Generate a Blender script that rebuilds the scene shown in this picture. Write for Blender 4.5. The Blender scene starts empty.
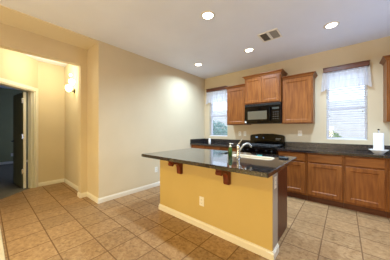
import bpy, bmesh, math, random
from mathutils import Vector, Matrix
random.seed(7)
PI = math.pi
S = bpy.context.scene
col = S.collection

# ---------------------------------------------------------------- camera
cam = bpy.data.cameras.new('camera'); cam.sensor_width = 36; cam.lens = 36*176.8/390
cam.clip_start = .02
co = bpy.data.objects.new('camera', cam); col.objects.link(co)
co.location = (3.16, -4.187, 1.235); co.rotation_euler = (PI/2, 0, .701)
S.camera = co
# ---------------------------------------------------------------- view, world, lights
S.view_settings.view_transform = 'Standard'; S.view_settings.look = 'None'
S.view_settings.gamma = 1; S.view_settings.use_curve_mapping = False
S.view_settings.exposure = 0.0
W = bpy.data.worlds.new('sky'); S.world = W; W.use_nodes = True
bg = W.node_tree.nodes['Background']; bg.inputs[0].default_value = (.80, .89, 1, 1); bg.inputs[1].default_value = 2.6

def area(name, loc, rot, sx, sy, power, color):
    l = bpy.data.lights.new(name, 'AREA'); l.shape = 'RECTANGLE'; l.size = sx; l.size_y = sy
    l.energy = power; l.color = color
    o = bpy.data.objects.new(name, l); o.location = loc; o.rotation_euler = rot; col.objects.link(o); return o
# lamp colours and powers (kitchen cans, rear cans, hall lamps are used by their builders below)
K_CAN = (29, (.57, .78, 1.0)); R_CAN = (26, (1, .82, .14)); HALL = (4.5, 9, (.95, 1, .80))
# daylight entering the window on the right and the bedroom window
area('side_daylight', (4.72, -1.3, 1.55), (0, PI/2, 0), 1.1, 1.1, 16, (.25, .5, 1.0))
area('rear_warm_fill', (1.8, -6.85, .90), (PI/2, 0, 0), 1.9, 1.1, 84, (1, .74, .42))  # unseen warm fill light added behind the camera
area('bedroom_daylight', (-4.7, -1.85, 1.5), (-PI/2, 0, 0), 1.4, 1.2, 14, (.25, .45, 1.0))

# ---------------------------------------------------------------- materials
def lin(r, g, b):
    f = lambda c: c/12.92 if c <= .04045 else ((c+.055)/1.055)**2.4
    return (f(r/255), f(g/255), f(b/255), 1)
def mat(name, rgb, rough=.5, metal=0, spec=.5, coat=0, emit=None, estr=0, linear=False):
    m = bpy.data.materials.new(name); m.use_nodes = True
    b = m.node_tree.nodes['Principled BSDF']
    b.inputs['Base Color'].default_value = rgb if linear else lin(*rgb)
    b.inputs['Roughness'].default_value = rough; b.inputs['Metallic'].default_value = metal
    b.inputs['Specular IOR Level'].default_value = spec; b.inputs['Coat Weight'].default_value = coat
    b.inputs['Coat Roughness'].default_value = .15
    if emit: b.inputs['Emission Color'].default_value = lin(*emit); b.inputs['Emission Strength'].default_value = estr
    return m
def nd(m, t, **k):
    n = m.node_tree.nodes.new(t)
    for a, v in k.items(): setattr(n, a, v)
    return n
def noise_mix(m, c1, c2, scale=(1,1,1), nscale=5, detail=4, lo=.35, hi=.65, bump=0, bscale=None, rough=None):
    L = m.node_tree.links; b = m.node_tree.nodes['Principled BSDF']
    tc = nd(m, 'ShaderNodeTexCoord'); mp = nd(m, 'ShaderNodeMapping'); mp.inputs['Scale'].default_value = scale
    L.new(tc.outputs['Object'], mp.inputs['Vector'])
    nz = nd(m, 'ShaderNodeTexNoise'); nz.inputs['Scale'].default_value = nscale; nz.inputs['Detail'].default_value = detail
    L.new(mp.outputs[0], nz.inputs['Vector'])
    r = nd(m, 'ShaderNodeValToRGB'); r.color_ramp.elements[0].position = lo; r.color_ramp.elements[1].position = hi
    r.color_ramp.elements[0].color = lin(*c1); r.color_ramp.elements[1].color = lin(*c2)
    L.new(nz.outputs['Fac'], r.inputs['Fac']); L.new(r.outputs[0], b.inputs['Base Color'])
    if bump:
        n2 = nd(m, 'ShaderNodeTexNoise'); n2.inputs['Scale'].default_value = bscale or nscale
        L.new(tc.outputs['Object'], n2.inputs['Vector'])
        bp = nd(m, 'ShaderNodeBump'); bp.inputs['Strength'].default_value = bump; bp.inputs['Distance'].default_value = .01
        L.new(n2.outputs['Fac'], bp.inputs['Height']); L.new(bp.outputs[0], b.inputs['Normal'])
    return m

PAINT = noise_mix(mat('wall_paint', (0,0,0), .75, spec=.2), (210,194,164), (214,198,168), nscale=2, bump=.05, bscale=120)
GOLD = noise_mix(mat('island_paint', (0,0,0), .7, spec=.25), (200,174,112), (204,178,116), nscale=2, bump=.05, bscale=120)
CEIL = noise_mix(mat('ceiling_paint', (0,0,0), .85, spec=.1), (228,232,246), (232,236,250), nscale=2, bump=.08, bscale=90)
WHITE = mat('white_trim_paint', (232,226,212), .4)
VINYL = mat('white_vinyl', (235,238,245), .35)
PLAST = mat('white_plastic', (236,232,222), .35)
DARKSLOT = mat('dark_slot', (40,36,32), .6)
WOOD = noise_mix(mat('cabinet_wood', (0,0,0), .38, spec=.28), (112,61,26), (144,88,40), scale=(9,9,.9), nscale=4, detail=6, lo=.3, hi=.7)
WOODH = noise_mix(mat('cabinet_wood_rail', (0,0,0), .38, spec=.28), (112,61,26), (144,88,40), scale=(.9,9,9), nscale=4, detail=6, lo=.3, hi=.7)
DWOOD = noise_mix(mat('dark_wood', (0,0,0), .4, spec=.4), (84,46,26), (108,62,38), scale=(2,8,8), nscale=4, detail=5)
CORBW = noise_mix(mat('corbel_wood', (0,0,0), .35, spec=.4), (70,30,13), (92,42,20), scale=(8,8,2), nscale=4, detail=5)
REDW = noise_mix(mat('corbel_red_wood', (0,0,0), .35, spec=.4), (96,38,15), (122,54,24), scale=(8,8,2), nscale=4, detail=5)
BLACK = mat('black_gloss', (4,4,5), .10, spec=.35)
BLACKM = mat('black_cast_iron', (18,18,18), .55)
DGLASS = mat('microwave_window', (110,104,88), .18, metal=.35)
CHROME = mat('brushed_nickel', (200,198,192), .22, metal=1)
STEEL = mat('sink_enamel', (205,188,162), .35)
SILVER = mat('silver_print', (170,170,168), .4, metal=.3)
CARPET = noise_mix(mat('carpet', (0,0,0), .95, spec=.05), (196,184,160), (216,204,182), nscale=260, bump=.3, bscale=300)
PAPER = mat('paper_towel', (244,243,240), .9, spec=.1)
CERAM = mat('white_ceramic', (238,238,238), .18)
GREENL = mat('green_soap', (62,104,34), .25); GREENL.node_tree.nodes['Principled BSDF'].inputs['Transmission Weight'].default_value = .35
TEAL = mat('teal_sponge', (60,160,150), .9)
BRASS = mat('oil_bronze', (40,34,30), .35, metal=.8)
FENCE = noise_mix(mat('block_wall', (0,0,0), .9), (232,230,226), (240,238,234), nscale=8)
EARTH = noise_mix(mat('gravel', (0,0,0), .95), (170,150,125), (200,182,158), nscale=30)
LEAF = noise_mix(mat('leaf', (0,0,0), .6), (60,110,50), (130,170,90), nscale=9)
TLEAF = noise_mix(mat('blue_green_leaf', (0,0,0), .6), (96,156,146), (150,196,186), nscale=9)
BARK = mat('bark', (96,76,58), .9)

# granite: dark base with fine brown and grey flecks
GRAN = mat('granite', (30,26,24), .06, spec=.6, coat=.6)
GRAN.node_tree.nodes['Principled BSDF'].inputs['Coat Roughness'].default_value = .03
def granite(m):
    L = m.node_tree.links; b = m.node_tree.nodes['Principled BSDF']
    tc = nd(m, 'ShaderNodeTexCoord'); v = nd(m, 'ShaderNodeTexVoronoi'); v.inputs['Scale'].default_value = 120
    n = nd(m, 'ShaderNodeTexNoise'); n.inputs['Scale'].default_value = 60; n.inputs['Detail'].default_value = 6
    L.new(tc.outputs['Object'], v.inputs['Vector']); L.new(tc.outputs['Object'], n.inputs['Vector'])
    r = nd(m, 'ShaderNodeValToRGB'); e = r.color_ramp.elements
    e[0].position = .38; e[0].color = lin(20,18,20); e[1].position = .72; e[1].color = lin(104,92,86)
    x = e.new(.52); x.color = lin(44,39,40)
    L.new(n.outputs['Fac'], r.inputs['Fac'])
    mx = nd(m, 'ShaderNodeMix', data_type='RGBA', blend_type='MULTIPLY'); mx.inputs[0].default_value = .45
    L.new(r.outputs[0], mx.inputs[6]); L.new(v.outputs['Color'], mx.inputs[7]); L.new(mx.outputs[2], b.inputs['Base Color'])
granite(GRAN)
GRAN2 = mat('granite_backsplash', (30,26,24), .30, spec=.5); granite(GRAN2)

# ceramic floor tile, 33 cm square with brown grout
TILE = mat('floor_tile', (180,140,100), .33, spec=.4)
def tiles(m):
    L = m.node_tree.links; b = m.node_tree.nodes['Principled BSDF']
    tc = nd(m, 'ShaderNodeTexCoord'); sx = nd(m, 'ShaderNodeSeparateXYZ'); L.new(tc.outputs['Object'], sx.inputs[0])
    def mt(op, a, bv=None, c=None):
        n = nd(m, 'ShaderNodeMath', operation=op)
        for i, q in enumerate((a, bv, c)):
            if q is None: continue
            if isinstance(q, (int, float)): n.inputs[i].default_value = q
            else: L.new(q, n.inputs[i])
        return n.outputs[0]
    T = .33; outs = []; cells = []
    for ax, off in (('X', 1.318), ('Y', -3.054)):
        u = mt('DIVIDE', mt('SUBTRACT', sx.outputs[ax], off), T)
        fr = mt('SUBTRACT', u, mt('FLOOR', u)); cells.append(mt('FLOOR', u))
        d = mt('SUBTRACT', .5, mt('ABSOLUTE', mt('SUBTRACT', fr, .5)))
        outs.append(d)
    d = mt('MINIMUM', outs[0], outs[1])
    mr = nd(m, 'ShaderNodeMapRange'); mr.inputs['From Min'].default_value = .010; mr.inputs['From Max'].default_value = .020
    L.new(d, mr.inputs['Value']); mask = mr.outputs[0]
    cb = nd(m, 'ShaderNodeCombineXYZ'); L.new(cells[0], cb.inputs[0]); L.new(cells[1], cb.inputs[1])
    wn = nd(m, 'ShaderNodeTexWhiteNoise'); L.new(cb.outputs[0], wn.inputs['Vector'])
    add = nd(m, 'ShaderNodeVectorMath', operation='ADD'); sc = nd(m, 'ShaderNodeVectorMath', operation='SCALE'); sc.inputs['Scale'].default_value = 7
    L.new(wn.outputs['Color'], sc.inputs[0]); L.new(sc.outputs[0], add.inputs[0]); L.new(tc.outputs['Object'], add.inputs[1])
    n = nd(m, 'ShaderNodeTexNoise'); n.inputs['Scale'].default_value = 26; n.inputs['Detail'].default_value = 7; n.inputs['Roughness'].default_value = .65
    n.inputs['Distortion'].default_value = .6
    L.new(add.outputs[0], n.inputs['Vector'])
    r = nd(m, 'ShaderNodeValToRGB'); e = r.color_ramp.elements
    e[0].position = .3; e[0].color = lin(122,90,56); e[1].position = .72; e[1].color = lin(182,149,108)
    x = e.new(.5); x.color = lin(158,122,84)
    L.new(n.outputs['Fac'], r.inputs['Fac'])
    hs = nd(m, 'ShaderNodeHueSaturation'); L.new(r.outputs[0], hs.inputs['Color'])
    v = mt('ADD', mt('MULTIPLY', wn.outputs['Value'], .22), .88); L.new(v, hs.inputs['Value'])
    mx = nd(m, 'ShaderNodeMix', data_type='RGBA'); L.new(mask, mx.inputs[0]); mx.inputs[6].default_value = lin(112,80,50)
    L.new(hs.outputs[0], mx.inputs[7]); L.new(mx.outputs[2], b.inputs['Base Color'])
    rg = mt('ADD', mt('MULTIPLY', mask, -.45), .8); L.new(rg, b.inputs['Roughness'])
    h = mt('ADD', mt('MULTIPLY', mask, 1.0), mt('MULTIPLY', n.outputs['Fac'], .25))
    bp = nd(m, 'ShaderNodeBump'); bp.inputs['Strength'].default_value = .35; bp.inputs['Distance'].default_value = .004
    L.new(h, bp.inputs['Height']); L.new(bp.outputs[0], b.inputs['Normal'])
tiles(TILE)

def glassmat():
    m = bpy.data.materials.new('window_glass'); m.use_nodes = True; nt = m.node_tree; nt.nodes.clear()
    o = nt.nodes.new('ShaderNodeOutputMaterial'); t = nt.nodes.new('ShaderNodeBsdfTransparent'); t.inputs[0].default_value = (.93,.96,1,1)
    g = nt.nodes.new('ShaderNodeBsdfGlossy'); g.inputs['Roughness'].default_value = .02
    mx = nt.nodes.new('ShaderNodeMixShader'); mx.inputs[0].default_value = .07
    nt.links.new(t.outputs[0], mx.inputs[1]); nt.links.new(g.outputs[0], mx.inputs[2]); nt.links.new(mx.outputs[0], o.inputs[0]); return m
GLASS = glassmat()
def cloth(name, rgb, see, trl=.5):
    m = bpy.data.materials.new(name); m.use_nodes = True; nt = m.node_tree; nt.nodes.clear()
    o = nt.nodes.new('ShaderNodeOutputMaterial')
    d = nt.nodes.new('ShaderNodeBsdfDiffuse'); d.inputs[0].default_value = lin(*rgb)
    t = nt.nodes.new('ShaderNodeBsdfTranslucent'); t.inputs[0].default_value = lin(*rgb)
    p = nt.nodes.new('ShaderNodeBsdfTransparent')
    a = nt.nodes.new('ShaderNodeMixShader'); a.inputs[0].default_value = trl
    b = nt.nodes.new('ShaderNodeMixShader'); b.inputs[0].default_value = see
    nt.links.new(d.outputs[0], a.inputs[1]); nt.links.new(t.outputs[0], a.inputs[2])
    nt.links.new(a.outputs[0], b.inputs[1]); nt.links.new(p.outputs[0], b.inputs[2]); nt.links.new(b.outputs[0], o.inputs[0]); return m
SHEER = cloth('sheer_white_cloth', (246,248,255), .25, .6)
SLAT = cloth('blind_slat', (238,240,246), 0, .4)
CANEMIT = mat('can_lens', (255,255,255), .5, emit=(255,250,240), estr=14)
SCEMIT = mat('lit_shade', (255,240,200), .5, emit=(255,226,150), estr=9)
DISPLAY = mat('clock_display', (20,40,60), .3, emit=(150,200,255), estr=.45)

# ---------------------------------------------------------------- mesh helpers
def box(bm, x0, x1, y0, y1, z0, z1, bev=0, mtx=None):
    r = bmesh.ops.create_cube(bm, size=1)
    vs = r['verts']
    for v in vs: v.co = Vector(((x0+x1)/2+v.co.x*(x1-x0), (y0+y1)/2+v.co.y*(y1-y0), (z0+z1)/2+v.co.z*(z1-z0)))
    if mtx is not None:
        for v in vs: v.co = mtx @ v.co
    if bev:
        es = list({e for v in vs for e in v.link_edges})
        bmesh.ops.bevel(bm, geom=es, offset=bev, segments=2, affect='EDGES', profile=.6)
def cyl(bm, c, r0, r1, h, n=24, mtx=None):
    """a closed tapering tube standing on c, along z"""
    r = bmesh.ops.create_cone(bm, cap_ends=True, segments=n, radius1=r0, radius2=r1, depth=h)
    for v in r['verts']:
        v.co.z += h/2
        if mtx is not None: v.co = mtx @ v.co
        v.co += Vector(c)
def lathe(bm, prof, c=(0,0,0), n=28, mtx=None, close=False):
    rings = []
    for (r, z) in prof:
        ring = []
        for k in range(n):
            a = 2*PI*k/n; p = Vector((r*math.cos(a), r*math.sin(a), z))
            if mtx is not None: p = mtx @ p
            ring.append(bm.verts.new(p+Vector(c)))
        rings.append(ring)
    for a, b in zip(rings, rings[1:]):
        for k in range(n): bm.faces.new((a[k], a[(k+1)%n], b[(k+1)%n], b[k]))
    if close:
        for k in range(n): bm.faces.new((rings[-1][k], rings[-1][(k+1)%n], rings[0][(k+1)%n], rings[0][k]))
    else:
        bm.faces.new(list(reversed(rings[0]))); bm.faces.new(rings[-1])
def tube(bm, pts, rad, n=10):
    pts = [Vector(p) for p in pts]; rings = []
    rads = rad if isinstance(rad, (list, tuple)) else [rad]*len(pts)
    up = Vector((0,0,1))
    for i, p in enumerate(pts):
        t = (pts[min(i+1, len(pts)-1)]-pts[max(i-1, 0)]).normalized()
        s = t.cross(up)
        if s.length < .1: s = t.cross(Vector((1,0,0)))
        s.normalize(); u = s.cross(t)
        rings.append([bm.verts.new(p+rads[i]*(math.cos(2*PI*k/n)*s+math.sin(2*PI*k/n)*u)) for k in range(n)])
    for a, b in zip(rings, rings[1:]):
        for k in range(n): bm.faces.new((a[k], a[(k+1)%n], b[(k+1)%n], b[k]))
    bm.faces.new(list(reversed(rings[0]))); bm.faces.new(rings[-1])
def prism(bm, pts, axis, a0, a1):
    """extrude a 2D outline; axis 'x': pts are (y,z); 'y': pts are (x,z); 'z': pts are (x,y)"""
    def P(p, a): return {'x': (a, p[0], p[1]), 'y': (p[0], a, p[1]), 'z': (p[0], p[1], a)}[axis]
    A = [bm.verts.new(P(p, a0)) for p in pts]; B = [bm.verts.new(P(p, a1)) for p in pts]; n = len(pts)
    for k in range(n): bm.faces.new((A[k], A[(k+1)%n], B[(k+1)%n], B[k]))
    bm.faces.new(list(reversed(A))); bm.faces.new(B)
def obj(name, bm, m, parent=None, smooth=False, loc=None):
    bmesh.ops.recalc_face_normals(bm, faces=bm.faces)
    me = bpy.data.meshes.new(name); bm.to_mesh(me); bm.free()
    me.materials.append(m)
    if smooth:
        for p in me.polygons: p.use_smooth = True
    o = bpy.data.objects.new(name, me); col.objects.link(o)
    if parent is not None: o.parent = parent
    if loc is not None: o.location = loc
    return o
def B(name, m, boxes, parent=None, bev=0, mtx=None):
    bm = bmesh.new()
    for b in boxes: box(bm, *b, bev=bev, mtx=mtx)
    return obj(name, bm, m, parent)
def thing(name, label, cat, loc=(0,0,0), group=None, rz=0):
    o = bpy.data.objects.new(name, None); col.objects.link(o); o.location = loc; o.rotation_euler = (0,0,rz)
    o.empty_display_size = .1
    o['label'] = label; o['category'] = cat
    if group: o['group'] = group
    return o
def tag(o, label, cat, group=None):
    o['label'] = label; o['category'] = cat
    if group: o['group'] = group
    return o
def struct(name, m, boxes, parent=None, mtx=None, bev=0):
    o = B(name, m, boxes, parent, bev=bev, mtx=mtx)
    if parent is None: o['kind'] = 'structure'
    return o
def copy_tree(o, parent=None):
    c = o.copy(); col.objects.link(c)
    if parent is not None: c.parent = parent
    for ch in [q for q in col.objects if q.parent is o]: copy_tree(ch, c)
    return c

# ---------------------------------------------------------------- the setting
HC = 2.743
struct('floor', TILE, [(-2.06, 4.55, -6.6, .0, -.06, 0)])
struct('floor_carpet', CARPET, [(-.30, 4.55, -6.6, -4.067, 0, .012)])
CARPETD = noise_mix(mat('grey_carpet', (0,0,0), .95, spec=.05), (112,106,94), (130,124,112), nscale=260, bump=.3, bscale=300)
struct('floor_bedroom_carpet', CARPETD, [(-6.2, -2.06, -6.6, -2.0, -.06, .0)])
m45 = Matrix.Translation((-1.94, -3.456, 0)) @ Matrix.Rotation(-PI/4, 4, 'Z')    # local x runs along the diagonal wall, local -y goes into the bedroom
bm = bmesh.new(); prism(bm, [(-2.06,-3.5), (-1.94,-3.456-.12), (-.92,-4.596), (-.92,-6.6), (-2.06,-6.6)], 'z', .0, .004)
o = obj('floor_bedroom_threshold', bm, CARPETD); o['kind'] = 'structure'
struct('ceiling', CEIL, [(-6.3, 4.67, -6.72, .15, HC, HC+.1)])
struct('trim_soffit', mat('soffit_paint', (226,214,188), .85, spec=.1), [(-.506, 0, -6.6, -2.96, HC-.012, HC)])
struct('wall_left', PAINT, [(-.506, 0, -2.96, 0, 0, HC)])
struct('wall_hall_end', PAINT, [(-2.06, -.506, -2.97, -2.85, 0, HC)])
struct('wall_hall_opening', PAINT, [(-.626, -.506, -3.07, -2.97, 0, HC), (-.626, -.506, -4.5, -3.07, 2.42, HC), (-.626, -.506, -6.6, -4.5, 0, HC)])
struct('wall_hall_left', PAINT, [(-2.06, -1.94, -3.456, -2.97, 0, HC)])
struct('wall_hall_near', PAINT, [(-.93, -.626, -4.62, -4.5, 0, HC)])
struct('wall_hall_diagonal', PAINT, [(0, .07, -.115, 0, 0, HC), (.07, .91, -.115, 0, 2.065, HC), (.91, 1.48, -.115, 0, 0, HC)], mtx=m45)
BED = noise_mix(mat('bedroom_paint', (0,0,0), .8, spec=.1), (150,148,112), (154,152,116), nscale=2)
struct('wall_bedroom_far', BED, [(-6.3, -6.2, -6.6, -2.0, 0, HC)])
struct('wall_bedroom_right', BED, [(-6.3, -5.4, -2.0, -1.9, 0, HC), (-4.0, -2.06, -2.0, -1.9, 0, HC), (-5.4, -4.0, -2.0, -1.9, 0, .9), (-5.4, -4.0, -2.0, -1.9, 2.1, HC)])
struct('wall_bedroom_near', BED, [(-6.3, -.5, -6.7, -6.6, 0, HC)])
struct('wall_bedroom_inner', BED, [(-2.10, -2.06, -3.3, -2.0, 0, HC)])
# kitchen back wall with two window openings
WL = (.175, .765, 1.055, 2.30); WR = (2.90, 3.465, 1.055, 2.30)
xs = [-.5, WL[0], WL[1], WR[0], WR[1], 4.67]
struct('wall_back', PAINT, [(xs[0], xs[1], 0, .15, 0, HC), (xs[2], xs[3], 0, .15, 0, HC), (xs[4], xs[5], 0, .15, 0, HC)] +
       [(w[0], w[1], 0, .15, 0, w[2]) for w in (WL, WR)] + [(w[0], w[1], 0, .15, w[3], HC) for w in (WL, WR)])
struct('wall_right', PAINT, [(4.55, 4.67, -.75, 0, 0, HC), (4.55, 4.67, -1.85, -.75, 2.1, HC), (4.55, 4.67, -1.85, -.75, 0, 1.0), (4.55, 4.67, -6.6, -1.85, 0, HC)])
struct('wall_rear', PAINT, [(-.506, .8, -6.72, -6.6, 0, HC), (2.8, 4.67, -6.72, -6.6, 0, HC), (.8, 2.8, -6.72, -6.6, 0, .3), (.8, 2.8, -6.72, -6.6, 1.48, HC)])

def baseboard(name, path, parent=None, h=.085, t=.015, m=None):
    """path of (x, y) points; the board stands on the left-hand side of the travel direction, mitred at the corners"""
    bm = bmesh.new(); n = len(path); P = [Vector((p[0], p[1])) for p in path]
    def nrm(a, b): d = (b-a).normalized(); return Vector((-d.y, d.x))
    prof = [(0, 0), (t, 0), (t, h*.72), (t*.55, h*.86), (t*.45, h), (0, h)]
    rings = []
    for i in range(n):
        if i == 0: o = nrm(P[0], P[1])
        elif i == n-1: o = nrm(P[-2], P[-1])
        else:
            a, b = nrm(P[i-1], P[i]), nrm(P[i], P[i+1]); o = (a+b)/(1+a.dot(b))
        rings.append([bm.verts.new((P[i].x+o.x*q, P[i].y+o.y*q, z)) for q, z in prof])
    k = len(prof)
    for a, b in zip(rings, rings[1:]):
        for j in range(k): bm.faces.new((a[j], a[(j+1)%k], b[(j+1)%k], b[j]))
    bm.faces.new(rings[0]); bm.faces.new(list(reversed(rings[-1])))
    o = obj(name, bm, m or WHITE, parent)
    if parent is None: o['kind'] = 'structure'
    return o
baseboard('baseboard_left', [(-.626, -2.972), (-.626, -3.07), (-.506, -3.07), (-.506, -2.96), (0, -2.96), (0, -.66)][::-1])
dg = lambda t: (-1.94+t*.7071, -3.456-t*.7071)
baseboard('baseboard_hall', [(-.63, -2.97), (-1.94, -2.97), (-1.94, -3.45)])
baseboard('baseboard_hall_near', [dg(.985), dg(1.47), (-.64, -4.5)])
baseboard('baseboard_bedroom', [(-2.2, -2.0), (-6.2, -2.0), (-6.2, -6.6)])

# bedroom doorway on the diagonal wall
dr = bpy.data.objects.new('door_1', None); col.objects.link(dr); dr['kind'] = 'structure'
dr.matrix_world = m45
B('casing', WHITE, [(0, .07, 0, .018, 0, 2.135), (.91, .98, 0, .018, 0, 2.135), (.07, .91, 0, .018, 2.065, 2.135)], dr, bev=.005)
B('jamb', WHITE, [(.07, .09, -.125, .0, 0, 2.045), (.89, .91, -.125, .0, 0, 2.045), (.07, .91, -.125, .0, 2.045, 2.065),
                  (.09, .102, -.075, -.045, 0, 2.045), (.878, .89, -.075, -.045, 0, 2.045)], dr)
leaf = bpy.data.objects.new('door_leaf', None); col.objects.link(leaf); leaf.parent = dr
leaf.location = (.130, -.150, 0); leaf.rotation_euler = (0, 0, -math.radians(128))
B('door_panel', WHITE, [(.008, .77, -.022, .022, .012, 2.035)], leaf, bev=.003)
for s in (-1, 1): B('shaded_door_face', mat('door_shade_tint', (140,140,112), .5) if s < 0 else bpy.data.materials['door_shade_tint'], [(.012, .766, min(s*.0225, s*.025), max(s*.0225, s*.025), .014, 2.033)], leaf, bev=.0005)  # thin olive sheets paint the unlit room's shade onto the white leaf
for z in (.37, 1.10, 1.84):
    B('hinge', CHROME, [(-.004, .022, .022, .050, z-.05, z+.05)], leaf, bev=.002)
bm = bmesh.new()
for s in (-1, 1):
    cyl(bm, (.71, s*.018, .98), .028, .026, .012, 20, Matrix.Rotation(-s*PI/2, 4, 'X'))
    tube(bm, [(.71, s*.02, .98), (.71, s*.06, .98), (.69, s*.068, .98), (.60, s*.066, .98)], .009)
obj('door_handle', bm, BRASS, leaf, True)

# ---------------------------------------------------------------- windows
def window(name, w):
    x0, x1, z0, z1 = w
    r = bpy.data.objects.new(name, None); col.objects.link(r); r['kind'] = 'structure'; r.location = (x0, 0, z0)
    W_, H_ = x1-x0, z1-z0; f = .035
    B('window_frame', VINYL, [(0, f, .06, .13, 0, H_), (W_-f, W_, .06, .13, 0, H_), (f, W_-f, .06, .13, 0, f), (f, W_-f, .06, .13, H_-f, H_),
                       (f, W_-f, .085, .12, H_*.46-.018, H_*.46+.018)], r, bev=.004)
    B('window_sill', WHITE, [(.0, W_, .0, .06, 0.0, .012)], r, bev=.003)
    B('window_pane', GLASS, [(f, W_-f, .100, .104, f, H_*.46-.018)], r)
    B('window_pane', GLASS, [(f, W_-f, .090, .094, H_*.46+.018, H_-f)], r)
    return r
window('window_1', WL); window('window_2', WR)
def slider():
    r = bpy.data.objects.new('window_3', None); col.objects.link(r); r['kind'] = 'structure'
    B('window_frame', VINYL, [(4.58, 4.64, -1.85, -1.80, 1.0, 2.1), (4.58, 4.64, -.80, -.75, 1.0, 2.1), (4.58, 4.64, -1.8, -.8, 1.0, 1.05), (4.58, 4.64, -1.8, -.8, 2.05, 2.1)], r)
    r = bpy.data.objects.new('fill_window_rear', None); col.objects.link(r); r['kind'] = 'structure'
    B('window_frame', VINYL, [(.8, .85, -6.7, -6.64, .3, 1.48), (2.75, 2.8, -6.7, -6.64, .3, 1.48), (1.77, 1.83, -6.7, -6.64, .35, 1.43), (.85, 2.75, -6.7, -6.64, .3, .35), (.85, 2.75, -6.7, -6.64, 1.43, 1.48)], r)  # rear window added out of view to go with the warm fill
slider()

def blind(w, label, side, tilt):
    x0, x1, z0, z1 = w; W_ = x1-x0-.012
    t = thing('window_blind', label, 'blind', (x0+.006, .035, z0), 'window blinds')
    H_ = z1-z0
    B('headrail', VINYL, [(0, W_, -.022, .022, H_-.045, H_-.002)], t, bev=.002)
    bm = bmesh.new(); z = .045
    while z < H_-.06:
        mt = Matrix.Translation((0, 0, z)) @ Matrix.Rotation(tilt, 4, 'X')
        box(bm, .004, W_-.004, -.0235, .0235, -.0012, .0012, mtx=mt); z += .042
    obj('slats', bm, SLAT, t)
    B('bottom_rail', VINYL, [(.002, W_-.002, -.022, .022, .013, .028)], t, bev=.003)
    bm = bmesh.new()
    for x in (.09, W_-.09):
        for y in (-.0245, .0245): tube(bm, [(x, y, .02), (x, y, H_-.03)], .0011, 5)
    obj('ladder_cord', bm, VINYL, t)
    for x, zz in ((.045, .46), (W_-.055, .52)):
        bm = bmesh.new(); tube(bm, [(x, -.03, zz), (x, -.03, H_-.03)], .0012, 5); c = obj('pull_cord', bm, VINYL, t)
        bm = bmesh.new(); lathe(bm, [(.002, .03), (.006, .022), (.009, .004), (.007, 0)], (x, -.03, zz-.028), 12); obj('tassel', bm, SILVER, c, True)
    return t
blind(WL, 'white slatted blind in the left window beside the corner', 1, math.radians(-7))
blind(WR, 'white slatted blind with hanging cords in the right window', 1, math.radians(-9))

def valance(x0, x1, ztop, zbot, label, blabel):
    W_ = x1-x0
    bm = bmesh.new(); nx, nz = 120, 16; g = []
    for i in range(nx+1):
        u = i/nx; rowv = []
        for j in range(nz+1):
            v = j/nz; flare = (u-.5)*.05*v
            edge = .035*(abs(2*u-1)**6)*v      # the tails hang a little lower at both ends
            ph = 2*PI*(9*u+.25*math.sin(7*u))
            amp = .006+.014*v
            y = -.062 - amp*math.sin(ph) - .006*math.sin(2.3*ph+1)*v
            z = ztop-(ztop-zbot)*v - edge - .010*math.sin(2*PI*4.2*u+.5)*v
            rowv.append(bm.verts.new((u*W_+flare, y, z-zbot)))
        g.append(rowv)
    for i in range(nx):
        for j in range(nz): bm.faces.new((g[i][j], g[i+1][j], g[i+1][j+1], g[i][j+1]))
    t = thing('window_valance', label, 'curtain', (x0, 0, zbot), 'window valances')
    fo = obj('fabric', bm, SHEER, t, True)
    bm = bmesh.new()
    for zz, n_ in ((ztop-.008, 60), (zbot+.14, 40)):
        pts = [(u/n_*W_+((u/n_)-.5)*.05*(ztop-zz)/(ztop-zbot), -.074-.010*math.sin(2*PI*(9*u/n_)), zz-zbot) for u in range(n_+1)]
        tube(bm, pts, .006, 6)
    obj('ruffle_seam', bm, SHEER, fo, True)
    bm = bmesh.new(); tube(bm, [(.01, -.052, ztop-zbot-.03), (W_-.01, -.052, ztop-zbot-.03)], .008, 10); obj('curtain_rod', bm, VINYL, t, True)
    b = thing('cornice_board', blabel, 'board', (x0+.015, 0, ztop), 'cornice boards')
    B('board', DWOOD, [(0, W_-.02, -.095, 0, .002, .075)], b, bev=.006)
    B('top_ledge', DWOOD, [(-.008, W_-.012, -.105, 0, .075, .088)], b, bev=.004)
valance(.115, .775, 2.315, 2.01, 'sheer white valance over the left window, beside the corner', 'brown wooden cornice board above the left window')
valance(2.845, 3.485, 2.305, 1.995, 'sheer white valance over the right window', 'brown wooden cornice board above the right window')

# ---------------------------------------------------------------- cabinets
def panel_face(bm, x0, x1, z0, z1, y, th=.02, st=.055, mtx=None):
    """a door or drawer front at plane y facing -y with a framed recessed panel"""
    f0 = len(bm.faces)
    r = bmesh.ops.create_cube(bm, size=1); vs = r['verts']
    for v in vs: v.co = Vector(((x0+x1)/2+v.co.x*(x1-x0), y-th/2+v.co.y*th, (z0+z1)/2+v.co.z*(z1-z0)))
    bm.normal_update(); bm.faces.ensure_lookup_table()
    front = [f for f in {f for v in vs for f in v.link_faces} if f.calc_center_median().y < y-th+.001]
    fc = front[0]
    bmesh.ops.inset_region(bm, faces=[fc], thickness=.004, depth=.0, use_even_offset=True)
    for v in fc.verts: v.co.y -= .003
    if st:
        bmesh.ops.inset_region(bm, faces=[fc], thickness=st, depth=0, use_even_offset=True)
        bmesh.ops.inset_region(bm, faces=[fc], thickness=.004, depth=0, use_even_offset=True)
        for v in fc.verts: v.co.y += .005
        bmesh.ops.inset_region(bm, faces=[fc], thickness=.008, depth=0, use_even_offset=True)
        for v in fc.verts: v.co.y += .005
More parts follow.
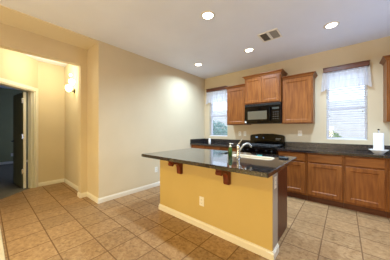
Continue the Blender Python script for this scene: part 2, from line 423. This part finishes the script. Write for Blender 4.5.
def base_cab(x0, x1, label, doors=1, drawer=True, name='base_cabinet', yb=-.012):
    t = thing(name, label, 'cabinet', (x0, 0, 0), 'base cabinets along the back wall'); W_ = x1-x0
    B('cabinet_body', WOOD, [(.001, W_-.001, -.60, yb, .10, .845)], t, bev=.002)
    B('toe_kick', DWOOD, [(.001, W_-.001, -.54, -.50, 0, .10)], t)
    if drawer:
        bm = bmesh.new(); panel_face(bm, .022, W_-.022, .695, .825, -.601, st=0); obj('drawer', bm, WOODH, t)
    dw = (W_-.044-(doors-1)*.006)/doors
    for k in range(doors):
        a = .022+k*(dw+.006)
        bm = bmesh.new(); panel_face(bm, a, a+dw, .135, .672 if drawer else .825, -.601); obj('door', bm, WOOD, t)
    return t
for a, b, l, n in ((.004, .48, 'reddish wood base cabinet in the corner against the left wall', 1), (.48, .955, 'reddish wood base cabinet below the left window, behind the soap bottle', 1),
                (.955, 1.428, 'reddish wood base cabinet directly left of the black range', 1), (2.192, 2.662, 'reddish wood base cabinet directly right of the black range', 1),
                (2.662, 3.155, 'reddish wood base cabinet below the left half of the right window', 1), (3.155, 3.612, 'reddish wood base cabinet below the paper towel holder', 1),
                (3.612, 4.545, 'reddish wood base cabinet cut off by the right edge of the photo', 2)):
    base_cab(a, b, l, n)

def crown(bm, x0, x1, yf, z, h=.055, p=.045, yb=-.002, ends=(True, True)):
    a = x0-(p if ends[0] else 0); b = x1+(p if ends[1] else 0)
    steps = [(0, 0), (.012, .006), (.014, .018), (p*.6, h*.62), (p*.9, h*.8), (p, h*.82), (p, h)]
    prev = None
    for o, dz in steps:
        xa = x0-(o if ends[0] else 0); xb = x1+(o if ends[1] else 0)
        ring = [bm.verts.new(q) for q in ((xa, yf-o, z+dz), (xb, yf-o, z+dz), (xb, yb, z+dz), (xa, yb, z+dz))]
        if prev:
            for k in range(4): bm.faces.new((prev[k], prev[(k+1)%4], ring[(k+1)%4], ring[k]))
        else: bm.faces.new(list(reversed(ring)))
        prev = ring
    bm.faces.new(prev)
def wall_cab(x0, x1, z0, z1, depth, label, doors, crown_ends=(False, False)):
    t = thing('wall_cabinet', label, 'cabinet', (x0, 0, z0), 'wall cabinets on the back wall'); W_ = x1-x0; H_ = z1-z0; d = depth-.02
    B('cabinet_body', WOOD, [(.001, W_-.001, -d, -.002, 0, H_)], t, bev=.002)
    dw = (W_-.04-(doors-1)*.006)/doors
    for k in range(doors):
        a = .02+k*(dw+.006)
        bm = bmesh.new(); panel_face(bm, a, a+dw, .018, H_-.02, -d-.001, st=.05); obj('door', bm, WOOD, t)
    bm = bmesh.new(); crown(bm, .001, W_-.001, -d-.001, H_, ends=crown_ends); obj('crown_moulding', bm, WOODH, t)
    return t
wall_cab(.93, 1.427, 1.36, 2.245, .33, 'wood wall cabinet hung right of the left window', 1, (True, False))
wall_cab(1.43, 2.192, 1.805, 2.385, .40, 'tall-set two-door wood wall cabinet above the microwave', 2, (True, True))
wall_cab(2.195, 2.722, 1.36, 2.245, .33, 'wood wall cabinet hung between the microwave and the right window', 1, (False, True))
wall_cab(3.645, 4.40, 1.36, 2.285, .33, 'wood wall cabinet at the right edge of the photo', 2, (True, False))

# ---------------------------------------------------------------- countertops
def counter(name, x0, x1, label, group, side=False):
    t = thing(name, label, 'countertop', (x0, 0, .845), group); W_ = x1-x0
    B('counter_slab', GRAN, [(0, W_, -.65, -.002, .001, .04)], t, bev=.004)
    bs = [(0, W_, -.022, -.002, .041, .14)]
    if side: bs.append((0, .02, -.64, -.022, .041, .14))
    B('backsplash', GRAN2, bs, t, bev=.002)
    return t
counter('countertop', .002, 1.428, 'black granite countertop run in the corner left of the range', 'granite countertops', True)
counter('countertop', 2.192, 4.548, 'black granite countertop run right of the range below the right window', 'granite countertops')

# ---------------------------------------------------------------- island
isl = thing('kitchen_island', 'yellow-painted kitchen island with a dark wood end in the middle of the room', 'island', (1.8, -2.0, 0))
def LI(b): return (b[0]-1.8, b[1]-1.8, b[2]+2.0, b[3]+2.0, b[4], b[5])
B('knee_wall', GOLD, [LI((.96, 2.64, -2.43, -2.27, 0, .844))], isl, bev=.004)
B('cabinet_body', CORBW, [LI((.99, 2.585, -2.269, -1.70, .10, .60)), LI((.99, 2.585, -2.269, -2.14, .60, .844)), LI((.99, 2.585, -1.73, -1.70, .60, .844)), LI((.99, 1.85, -2.14, -1.73, .60, .844)), LI((2.56, 2.585, -2.14, -1.73, .60, .844))], isl)
B('end_panel', CORBW, [LI((2.585, 2.603, -2.269, -1.70, 0, .844))], isl, bev=.002)
B('knee_wall_end', mat('greige_paint', (170,157,142), .6), [(.8401, .843, -.43, -.27, .0, .8435)], isl)
B('toe_kick', DWOOD, [LI((.99, 2.585, -2.269, -1.76, 0, .10))], isl)
baseboard('baseboard', [(x-1.8, y+2.0) for x, y in ((.96, -2.27), (.96, -2.43), (2.64, -2.43), (2.64, -2.27))][::-1], isl)
for k in range(3):
    a = .995+k*.53
    bm = bmesh.new(); panel_face(bm, -(a+.52-1.8), -(a-1.8), .13, .67, -.301, mtx=None)
    for v in bm.verts: v.co.x *= -1; v.co.y *= -1
    obj('door', bm, WOOD, isl)
    bm = bmesh.new(); panel_face(bm, -(a+.52-1.8), -(a-1.8), .69, .825, -.301, st=0)
    for v in bm.verts: v.co.x *= -1; v.co.y *= -1
    obj('drawer', bm, WOODH, isl)
def corbel(x):
    # side outline in (y, z): a vertical leg on the wall, a top arm with a curled nose
    y0 = -2.43+2.0
    pts = [(0, .843), (-.24, .843), (-.245, .815)]
    for k in range(9):
        a = PI/2+PI*k/8; pts.append((-.222+.026*math.cos(a)-.0, .787+.026*math.sin(a)))
    pts += [(-.200, .765), (-.192, .782)]
    for k in range(9):
        a = PI/2-PI/2*k/8; pts.append((-.165+.105*math.cos(a)*.95, .795-.10+.09*math.sin(a)))
    pts += [(-.062, .650), (-.05, .632), (0, .632)]
    bm = bmesh.new(); prism(bm, [(y0+p*.86, q) for p, q in pts], 'x', x-.032-1.8, x+.032-1.8)
    obj('corbel', bm, REDW, isl)
corbel(1.425); corbel(2.165)

# island countertop with the sink cut-out
SX0, SX1, SY0, SY1 = 1.97, 2.50, -2.07, -1.86
it = thing('countertop', 'black granite island countertop holding the sink and faucet', 'countertop', (1.79, -2.14, .845), 'granite countertops')
X0, X1, Y0, Y1 = .885, 2.69, -2.715, -1.575
bm = bmesh.new()
def slab_ring(bm, xo, yo, z):
    return [bm.verts.new((x-1.79, y+2.14, z)) for x, y in xo], yo
O = [(X0,Y0),(X1,Y0),(X1,Y1),(X0,Y1)]; I = [(SX0,SY0),(SX1,SY0),(SX1,SY1),(SX0,SY1)]
def rr(rect, r, n=5):
    (xa,ya),(xb,_),(_,yb),_2 = rect; out = []
    for cx, cy, s in ((xa+r,ya+r,PI),(xb-r,ya+r,1.5*PI),(xb-r,yb-r,0),(xa+r,yb-r,.5*PI)):
        for k in range(n+1):
            a = s+PI/2*k/n; out.append((cx+r*math.cos(a), cy+r*math.sin(a)))
    return out
OR = rr(O, .012); IR = rr(I, .06)
def ringz(pts, z): return [bm.verts.new((x-1.79, y+2.14, z)) for x, y in pts]
ot, ob_ = ringz(OR, .040), ringz(OR, .001); itp, ib = ringz(IR, .040), ringz(IR, .001); n = len(OR)
for k in range(n):
    j = (k+1) % n
    bm.faces.new((ot[k], ot[j], itp[j], itp[k])); bm.faces.new((ob_[k], ib[k], ib[j], ob_[j]))
    bm.faces.new((ot[k], ob_[k], ob_[j], ot[j])); bm.faces.new((itp[k], itp[j], ib[j], ib[k]))
es = [e for e in bm.edges if all(abs(v.co.z-.04) < 1e-5 for v in e.verts) and (set(e.verts) <= set(ot))]
bmesh.ops.bevel(bm, geom=es, offset=.005, segments=2, affect='EDGES')
obj('counter_slab', bm, GRAN, it)

sk = bpy.data.objects.new('sink', None); col.objects.link(sk); sk.parent = it; sk.location = ((SX0+SX1)/2-1.79, (SY0+SY1)/2+2.14, -.19); sk['label'] = 'pale drop-in kitchen sink'
bm = bmesh.new()
def sring(grow, z, r=.06):
    a = (SX1-SX0)/2+grow; b = (SY1-SY0)/2+grow
    return [bm.verts.new((x, y, z)) for x, y in rr([(-a,-b),(a,-b),(a,b),(-a,b)], max(r+grow, .02))]
rs = [sring(.014, .2305), sring(.012, .235), sring(.001, .2365), sring(-.006, .228), sring(-.009, .10), sring(-.014, .03), sring(-.04, .006), sring(-.12, .0, .12)]
n = len(rs[0])
for a, b in zip(rs, rs[1:]):
    for k in range(n): bm.faces.new((a[k], a[(k+1)%n], b[(k+1)%n], b[k]))
bm.faces.new(rs[-1])
o = obj('basin', bm, STEEL, sk, True); sm = o.modifiers.new('thickness', 'SOLIDIFY'); sm.thickness = .0015; sm.offset = -1
bm = bmesh.new(); lathe(bm, [(.045, 0), (.045, .004), (.03, .004), (.025, .001)], (0, 0, .001), 24); obj('drain', bm, CHROME, sk, True)

fa = thing('kitchen_faucet', 'brushed metal single-handle faucet standing on the island by the sink', 'faucet', (2.135, -2.125, .886))
bm = bmesh.new(); lathe(bm, [(.032, 0), (.032, .008), (.022, .016), (.019, .03), (.019, .10), (.021, .125), (.021, .150), (.012, .165)], (0,0,0), 24); obj('faucet_body', bm, CHROME, fa, True)
bm = bmesh.new(); pts = [(.004, .006, .070)]
for u, z in ((.02,.092),(.045,.125),(.07,.152),(.095,.170),(.12,.178),(.145,.176),(.165,.164),(.178,.146),(.184,.128)): pts.append((.6*u, .8*u, z))
tube(bm, pts, [.011]*(len(pts)-2)+[.012, .013], 12); obj('spout', bm, CHROME, fa, True)
bm = bmesh.new(); tube(bm, [(0, 0, .160), (.012, .01, .185), (.028, .026, .215), (.035, .033, .235)], [.010, .009, .008, .007], 10); obj('lever_handle', bm, CHROME, fa, True)

so = thing('soap_bottle', 'green dish soap bottle with white pump on the island', 'bottle', (2.0, -2.085, .886))
bm = bmesh.new(); lathe(bm, [(.024, 0), (.028, .004), (.028, .085), (.024, .105), (.012, .118), (.012, .124)], (0,0,0), 20); obj('bottle_body', bm, GREENL, so, True)
bm = bmesh.new(); lathe(bm, [(.0145, .120), (.0145, .142), (.006, .144), (.006, .160), (.013, .162), (.013, .174)], (0,0,0), 16)
tube(bm, [(0, 0, .168), (.025, .012, .168), (.034, .016, .162)], .005, 8); obj('pump_top', bm, PLAST, so, True)
bm = bmesh.new(); box(bm, -.031, .031, -.017, .017, .0, .012, bev=.004); o = obj('dish_sponge', bm, TEAL, None, loc=(2.20, -1.812, .90-.19)); 
o.location = (2.20, -1.80, .662); tag(o, 'teal sponge lying behind the island sink', 'sponge')
o.location = (2.29, -1.815, .8865); o.rotation_euler = (0, 0, .1)
bm = bmesh.new(); lathe(bm, [(.045, 0), (.055, .003), (.058, .012), (.052, .014), (.046, .007), (.02, .006)], (0,0,0), 24)
o = obj('sink_stopper', bm, BLACKM, None, True, loc=(2.592, -1.83, .8865)); tag(o, 'flat black round stopper on the island beside the sink', 'stopper')
bm = bmesh.new(); box(bm, -.10, .02, -.010, .010, .001, .005, bev=.0015); box(bm, .02, .13, -.008, .008, .0, .014, bev=.004)
o = obj('kitchen_knife', bm, BLACK, None, loc=(1.79, -1.90, .886)); o.rotation_euler = (0, 0, 1.35); tag(o, 'slim black utensil lying on the island left of the soap bottle', 'utensil')

# ---------------------------------------------------------------- range
rg = thing('gas_range', 'black freestanding range between the base cabinets', 'stove', (1.81, 0, 0))
h = .378
B('range_body', BLACK, [(-h, h, -.62, -.01, .06, .865)], rg, bev=.004)
B('leg', BLACKM, [(-h+.02, -h+.06, -.58, -.54, 0, .06)], rg); B('leg', BLACKM, [(h-.06, h-.02, -.58, -.54, 0, .06)], rg)
B('leg', BLACKM, [(-h+.02, -h+.06, -.08, -.04, 0, .06)], rg); B('leg', BLACKM, [(h-.06, h-.02, -.08, -.04, 0, .06)], rg)
B('cooktop', BLACK, [(-h, h, -.655, -.075, .866, .892)], rg, bev=.006)
bm = bmesh.new(); pr = [(-h, .87), (h, .87), (h, 1.08)]
for k in range(7): a = PI/2*k/6; pr.append((h-.05+.05*math.cos(a), 1.075+.05*math.sin(a)))
pr += [(.15, 1.150), (-.15, 1.150)]
for k in range(7): a = PI/2+PI/2*k/6; pr.append((-h+.05+.05*math.cos(a), 1.075+.05*math.sin(a)))
prism(bm, pr, 'y', -.075, -.012); bg_ = obj('backguard', bm, BLACK, rg)
B('control_glass', BLACK, [(-.30, .32, -.082, -.0755, .95, 1.10)], bg_, bev=.003)
B('clock_display', DISPLAY, [(-.245, -.195, -.085, -.0825, 1.055, 1.085)], bg_)
B('clock_display', DISPLAY, [(-.075, -.055, -.085, -.0825, 1.05, 1.068)], bg_)
B('button_panel', SILVER, [(.20, .30, -.0845, -.0825, 1.04, 1.047), (.20, .28, -.0845, -.0825, 1.015, 1.02)], bg_)
B('control_panel', BLACK, [(-h, h, -.665, -.621, .78, .864)], rg, bev=.006)
for x in (-.29, -.19, 0, .19, .29):
    bm = bmesh.new(); lathe(bm, [(.026, 0), (.024, .006), (.019, .010), (.017, .030), (.004, .032)], (x, -.666, .822), 18, Matrix.Rotation(PI/2, 4, 'X')); obj('knob', bm, BLACK, rg, True)
B('oven_door', BLACK, [(-h+.004, h-.004, -.655, -.621, .21, .772)], rg, bev=.006)
B('oven_window', DGLASS, [(-.25, .25, -.658, -.6555, .36, .62)], rg)
bm = bmesh.new(); tube(bm, [(-.31, -.656, .725), (-.31, -.70, .725), (.31, -.70, .725), (.31, -.656, .725)], .011, 10); obj('oven_handle', bm, BLACK, rg, True)
B('storage_drawer', BLACK, [(-h+.004, h-.004, -.65, -.621, .07, .20)], rg, bev=.005)
for gx in (-.19, .19):
    for gy in (-.50, -.22):
        bm = bmesh.new()
        for a, b in (((-.165, -.12), (.165, -.12)), ((-.165, .12), (.165, .12)), ((-.165, -.12), (-.165, .12)), ((.165, -.12), (.165, .12)), ((-.165, 0), (-.04, 0)), ((.04, 0), (.165, 0)), ((0, -.12), (0, -.04)), ((0, .04), (0, .12))):
            tube(bm, [(gx+a[0], gy+a[1], .918), (gx+b[0], gy+b[1], .918)], .006, 6)
        for sx in (-.165, .165):
            for sy in (-.12, .12): tube(bm, [(gx+sx, gy+sy, .893), (gx+sx, gy+sy, .92)], .006, 6)
        obj('burner_grate', bm, BLACKM, rg)
        bm = bmesh.new(); lathe(bm, [(.045, 0), (.045, .010), (.03, .012), (.03, .018), (.01, .019)], (gx, gy, .8925), 20); obj('burner', bm, BLACKM, rg, True)

# ---------------------------------------------------------------- microwave
mw = thing('microwave', 'black over-the-range microwave under the two-door cabinet', 'microwave', (1.81, 0, 1.378))
B('microwave_body', BLACKM, [(-.375, .375, -.37, -.004, 0, .424)], mw, bev=.004)
B('top_vent', BLACKM, [(-.372, .372, -.392, -.371, .375, .42)]+[(-.36, .36, -.396, -.3925, .382+.009*k, .386+.009*k) for k in range(4)], mw)
d = B('door', BLACK, [(-.375, .168, -.40, -.371, .004, .372)], mw, bev=.005)
B('door_window', DGLASS, [(-.30, .115, -.403, -.4005, .085, .265)], d, bev=.001)
B('badge', PLAST, [(-.368, -.333, -.403, -.4005, .015, .05)], d)
B('control_panel', BLACK, [(.171, .375, -.40, -.371, .004, .372)], mw, bev=.005)
for i in range(3):
    for j in range(4): B('button', mat('button_grey', (44,43,42), .4) if not i+j else bpy.data.materials['button_grey'], [(.235+.042*i, .262+.042*i, -.4025, -.4005, .08+.045*j, .098+.045*j)], mw)
B('display', mat('dim_display', (60,66,62), .3), [(.225, .35, -.4025, -.4005, .285, .325)], mw)
bm = bmesh.new(); tube(bm, [(.185, -.401, .06), (.185, -.435, .075), (.185, -.445, .20), (.185, -.435, .315), (.185, -.401, .33)], .011, 10); obj('door_handle', bm, BLACK, mw, True)

# ---------------------------------------------------------------- outlets and switches
def plate(loc, rz, label, kind='outlet', group='wall outlets'):
    t = thing('wall_outlet' if kind == 'outlet' else 'light_switch', label, 'outlet' if kind == 'outlet' else 'switch', loc, group, rz)
    B('cover_plate', PLAST, [(-.036, .036, -.006, -.0005, -.058, .058)], t, bev=.002)
    if kind == 'outlet':
        for z in (-.021, .021):
            s = B('socket', PLAST, [(-.016, .016, -.008, -.006, z-.014, z+.014)], t, bev=.001)
            B('slot', DARKSLOT, [(-.008, -.005, -.0085, -.008, z-.004, z+.006), (.005, .008, -.0085, -.008, z-.004, z+.006), (-.002, .002, -.0085, -.008, z-.011, z-.007)], s)
    else:
        B('toggle', PLAST, [(-.005, .005, -.014, -.006, -.010, .010)], t, bev=.001)
    return t
plate((1.125, 0, 1.145), 0, 'left one of the two white plates on the back wall left of the range')
plate((1.262, 0, 1.145), 0, 'right one of the two white plates on the back wall, next to the range')
plate((2.46, 0, 1.17), 0, 'white wall plate right of the range below the wall cabinet')
plate((1.79, -2.43, .338), 0, 'white outlet low on the yellow front of the island')
plate((0, -1.77, .367), PI/2, 'white outlet low on the left wall, left of the island')
plate((2.64, -2.352, .72), PI/2, 'white outlet on the narrow right end of the island')
plate((-6.2, -3.55, .32), PI/2, 'outlet low on the far wall of the dark bedroom')

# ---------------------------------------------------------------- paper towels, canister
pt = thing('paper_towel_holder', 'white dish-based paper towel holder on the right countertop', 'holder', (3.545, -.47, .886))
bm = bmesh.new(); lathe(bm, [(.045, 0), (.052, .004), (.078, .036), (.104, .056), (.108, .064), (.098, .061), (.06, .048), (.01, .046)], (0,0,0), 32); obj('base_dish', bm, CERAM, pt, True)
bm = bmesh.new(); lathe(bm, [(.008, .03), (.008, .335), (.006, .345)], (0,0,0), 12); obj('pole', bm, CHROME, pt, True)
bm = bmesh.new(); lathe(bm, [(.004, .338), (.010, .345), (.013, .353), (.010, .361), (.003, .365)], (0,0,0), 16); obj('finial', bm, BRASS, pt, True)
bm = bmesh.new(); lathe(bm, [(.020, .062), (.054, .062), (.0555, .066), (.0555, .299), (.054, .303), (.020, .303)], (0,0,0), 40, close=True)
o = obj('paper_towel_roll', bm, PAPER, None, True, loc=(3.545, -.47, .886)); tag(o, 'roll of white paper towels on its holder below the right wall cabinet', 'paper towels')
bm = bmesh.new(); lathe(bm, [(.028, 0), (.031, .004), (.031, .085), (.028, .095), (.026, .097), (.028, .100), (.028, .125), (.022, .132)], (0,0,0), 24)
o = obj('white_canister', bm, CERAM, None, True, loc=(.50, -.45, .886)); tag(o, 'small white canister on the corner countertop below the left window', 'canister')

# ---------------------------------------------------------------- ceiling lights and vent
def can(x, y, label, P=K_CAN):
    t = thing('recessed_light', label, 'ceiling light', (x, y, HC), 'recessed ceiling lights')
    bm = bmesh.new(); lathe(bm, [(.066, -.001), (.070, -.010), (.088, -.009), (.094, -.002), (.094, -.0005), (.066, -.0005)], (0,0,0), 36, close=True); obj('trim_ring', bm, WHITE, t, True)
    bm = bmesh.new(); lathe(bm, [(.066, -.0008), (.066, -.004), (.05, -.0075), (.02, -.0095), (.002, -.010)], (0,0,0), 32); obj('lens', bm, CANEMIT, t, True)
    l = bpy.data.lights.new('bulb', 'AREA'); l.shape = 'DISK'; l.size = .12; l.spread = math.radians(150); l.energy = P[0]; l.color = P[1]
    o = bpy.data.objects.new('bulb', l); o.location = (0, 0, -.014); col.objects.link(o); o.parent = t
    return t
can(1.79, -2.30, 'round recessed light nearest the camera, at the top of the photo')
can(1.79, -.98, 'round recessed light nearest the ceiling vent, before the microwave')
can(3.02, -.98, 'round recessed light in front of the right window')
can(.60, -1.03, 'round recessed light nearest the corner of the left wall')
can(3.02, -2.30, 'round recessed light out of view above the camera')
for x, y in ((.9, -5.3), (3.0, -5.3)): can(x, y, 'round recessed light in the carpeted area behind the camera', R_CAN)

vt = thing('ceiling_vent', 'square ceiling air vent with pale frame and dark louvres', 'vent', (2.255, -1.26, HC))
B('frame', PLAST, [(-.15, .15, -.15, -.125, -.010, -.0005), (-.15, .15, .125, .15, -.010, -.0005), (-.15, -.125, -.125, .125, -.010, -.0005), (.125, .15, -.125, .125, -.010, -.0005)], vt, bev=.002)
B('duct_opening', mat('duct_grey', (96,88,78), .7), [(-.125, .125, -.125, .125, -.003, -.0005)], vt)
bm = bmesh.new()
for k in range(6):
    u = -.11+.016*k
    box(bm, -.008, .008, -.122, .122, -.0006, .0006, mtx=Matrix.Translation((u, 0, -.0085)) @ Matrix.Rotation(.8, 4, 'Y'))
    box(bm, -.008, .008, -.122, .122, -.0006, .0006, mtx=Matrix.Translation((-u, 0, -.0085)) @ Matrix.Rotation(-.8, 4, 'Y'))
obj('louvre', bm, mat('vent_metal', (176,166,150), .5), vt)
B('centre_bar', PLAST, [(-.02, .02, -.125, .125, -.012, -.003)], vt, bev=.002)

# ---------------------------------------------------------------- hall sconce
sc = thing('wall_sconce', 'lit warm sconce on the hallway end wall', 'lamp', (-1.20, -2.97, 2.06))
bm = bmesh.new(); lathe(bm, [(.05, 0), (.05, .008), (.035, .018), (.01, .02)], (0,0,0), 24, Matrix.Rotation(PI/2, 4, 'X')); obj('wall_plate', bm, BRASS, sc, True)
bm = bmesh.new(); tube(bm, [(0, -.01, 0), (0, -.07, -.03), (0, -.10, -.02), (0, -.10, .02)], .007, 8)
tube(bm, [(0, -.10, .0), (.04, -.11, .10), (-.02, -.09, .22), (-.05, -.06, .30)], .005, 8); obj('arm', bm, BRASS, sc, True)
for (x, y, z, s) in ((-.02, -.10, -.03, 1.0), (.07, -.07, .10, .9), (-.05, -.06, .30, .45)):
    bm = bmesh.new(); lathe(bm, [(.015*s, 0), (.045*s, .02*s), (.062*s, .07*s), (.055*s, .12*s), (.02*s, .14*s)], (x, y, z), 20); obj('glass_shade', bm, SCEMIT, sc, True)
l = bpy.data.lights.new('bulb', 'POINT'); l.energy = HALL[0]; l.color = HALL[2]; l.shadow_soft_size = .08
o = bpy.data.objects.new('bulb', l); o.location = (.05, -.28, .12); col.objects.link(o); o.parent = sc
ht = thing('hall_ceiling_light', 'flush hallway ceiling light above the bedroom doorway', 'lamp', (-1.25, -3.42, HC))
bm = bmesh.new(); lathe(bm, [(.14, -.001), (.14, -.03), (.12, -.06), (.06, -.08), (.005, -.085)], (0,0,0), 28); obj('glass_shade', bm, SCEMIT, ht, True)
l = bpy.data.lights.new('bulb', 'POINT'); l.energy = HALL[1]; l.color = HALL[2]; l.shadow_soft_size = .1
o = bpy.data.objects.new('bulb', l); o.location = (0, 0, -.22); col.objects.link(o); o.parent = ht

# ---------------------------------------------------------------- outside the kitchen windows
struct('ground_outside', EARTH, [(-8, 12, .15, 12, -.15, -.02)])
struct('wall_outside', FENCE, [(-8, 12, 4.2, 4.4, -.02, 2.3)])
def bush(x, y, r, hgt, label, n=1500, m=LEAF):
    t = thing('garden_bush', label, 'bush', (x, y, -.02), 'bushes outside the windows')
    bm = bmesh.new(); tube(bm, [(0, 0, 0), (.03, 0, hgt*.3), (0, .04, hgt*.7)], [.04, .03, .01], 7)
    for k in range(7):
        a = k*.9; tube(bm, [(.01, 0, hgt*.2), (r*.6*math.cos(a), r*.6*math.sin(a), hgt*(.5+.05*k))], [.02, .006], 5)
    obj('stem', bm, BARK, t)
    bm = bmesh.new()
    for _ in range(n):
        d = Vector((random.gauss(0,1), random.gauss(0,1), random.gauss(0,1))).normalized()*(random.random()**.35)
        c = Vector((d.x*r, d.y*r, hgt*.55+d.z*hgt*.45))
        a = Vector((random.gauss(0,1), random.gauss(0,1), random.gauss(0,1))).normalized(); b = a.orthogonal().normalized(); s = .035+.03*random.random()
        q = [bm.verts.new(c+v) for v in (a*s*1.4, b*s*.6, -a*s*1.4, -b*s*.6)]; bm.faces.new(q)
    obj('foliage', bm, m, t)
bush(-.75, 1.6, .75, 1.62, 'blue-green bush seen low through the left window', 2500, TLEAF)
bush(2.80, 1.9, .36, 1.26, 'leafy green bush at the bottom left of the right window')
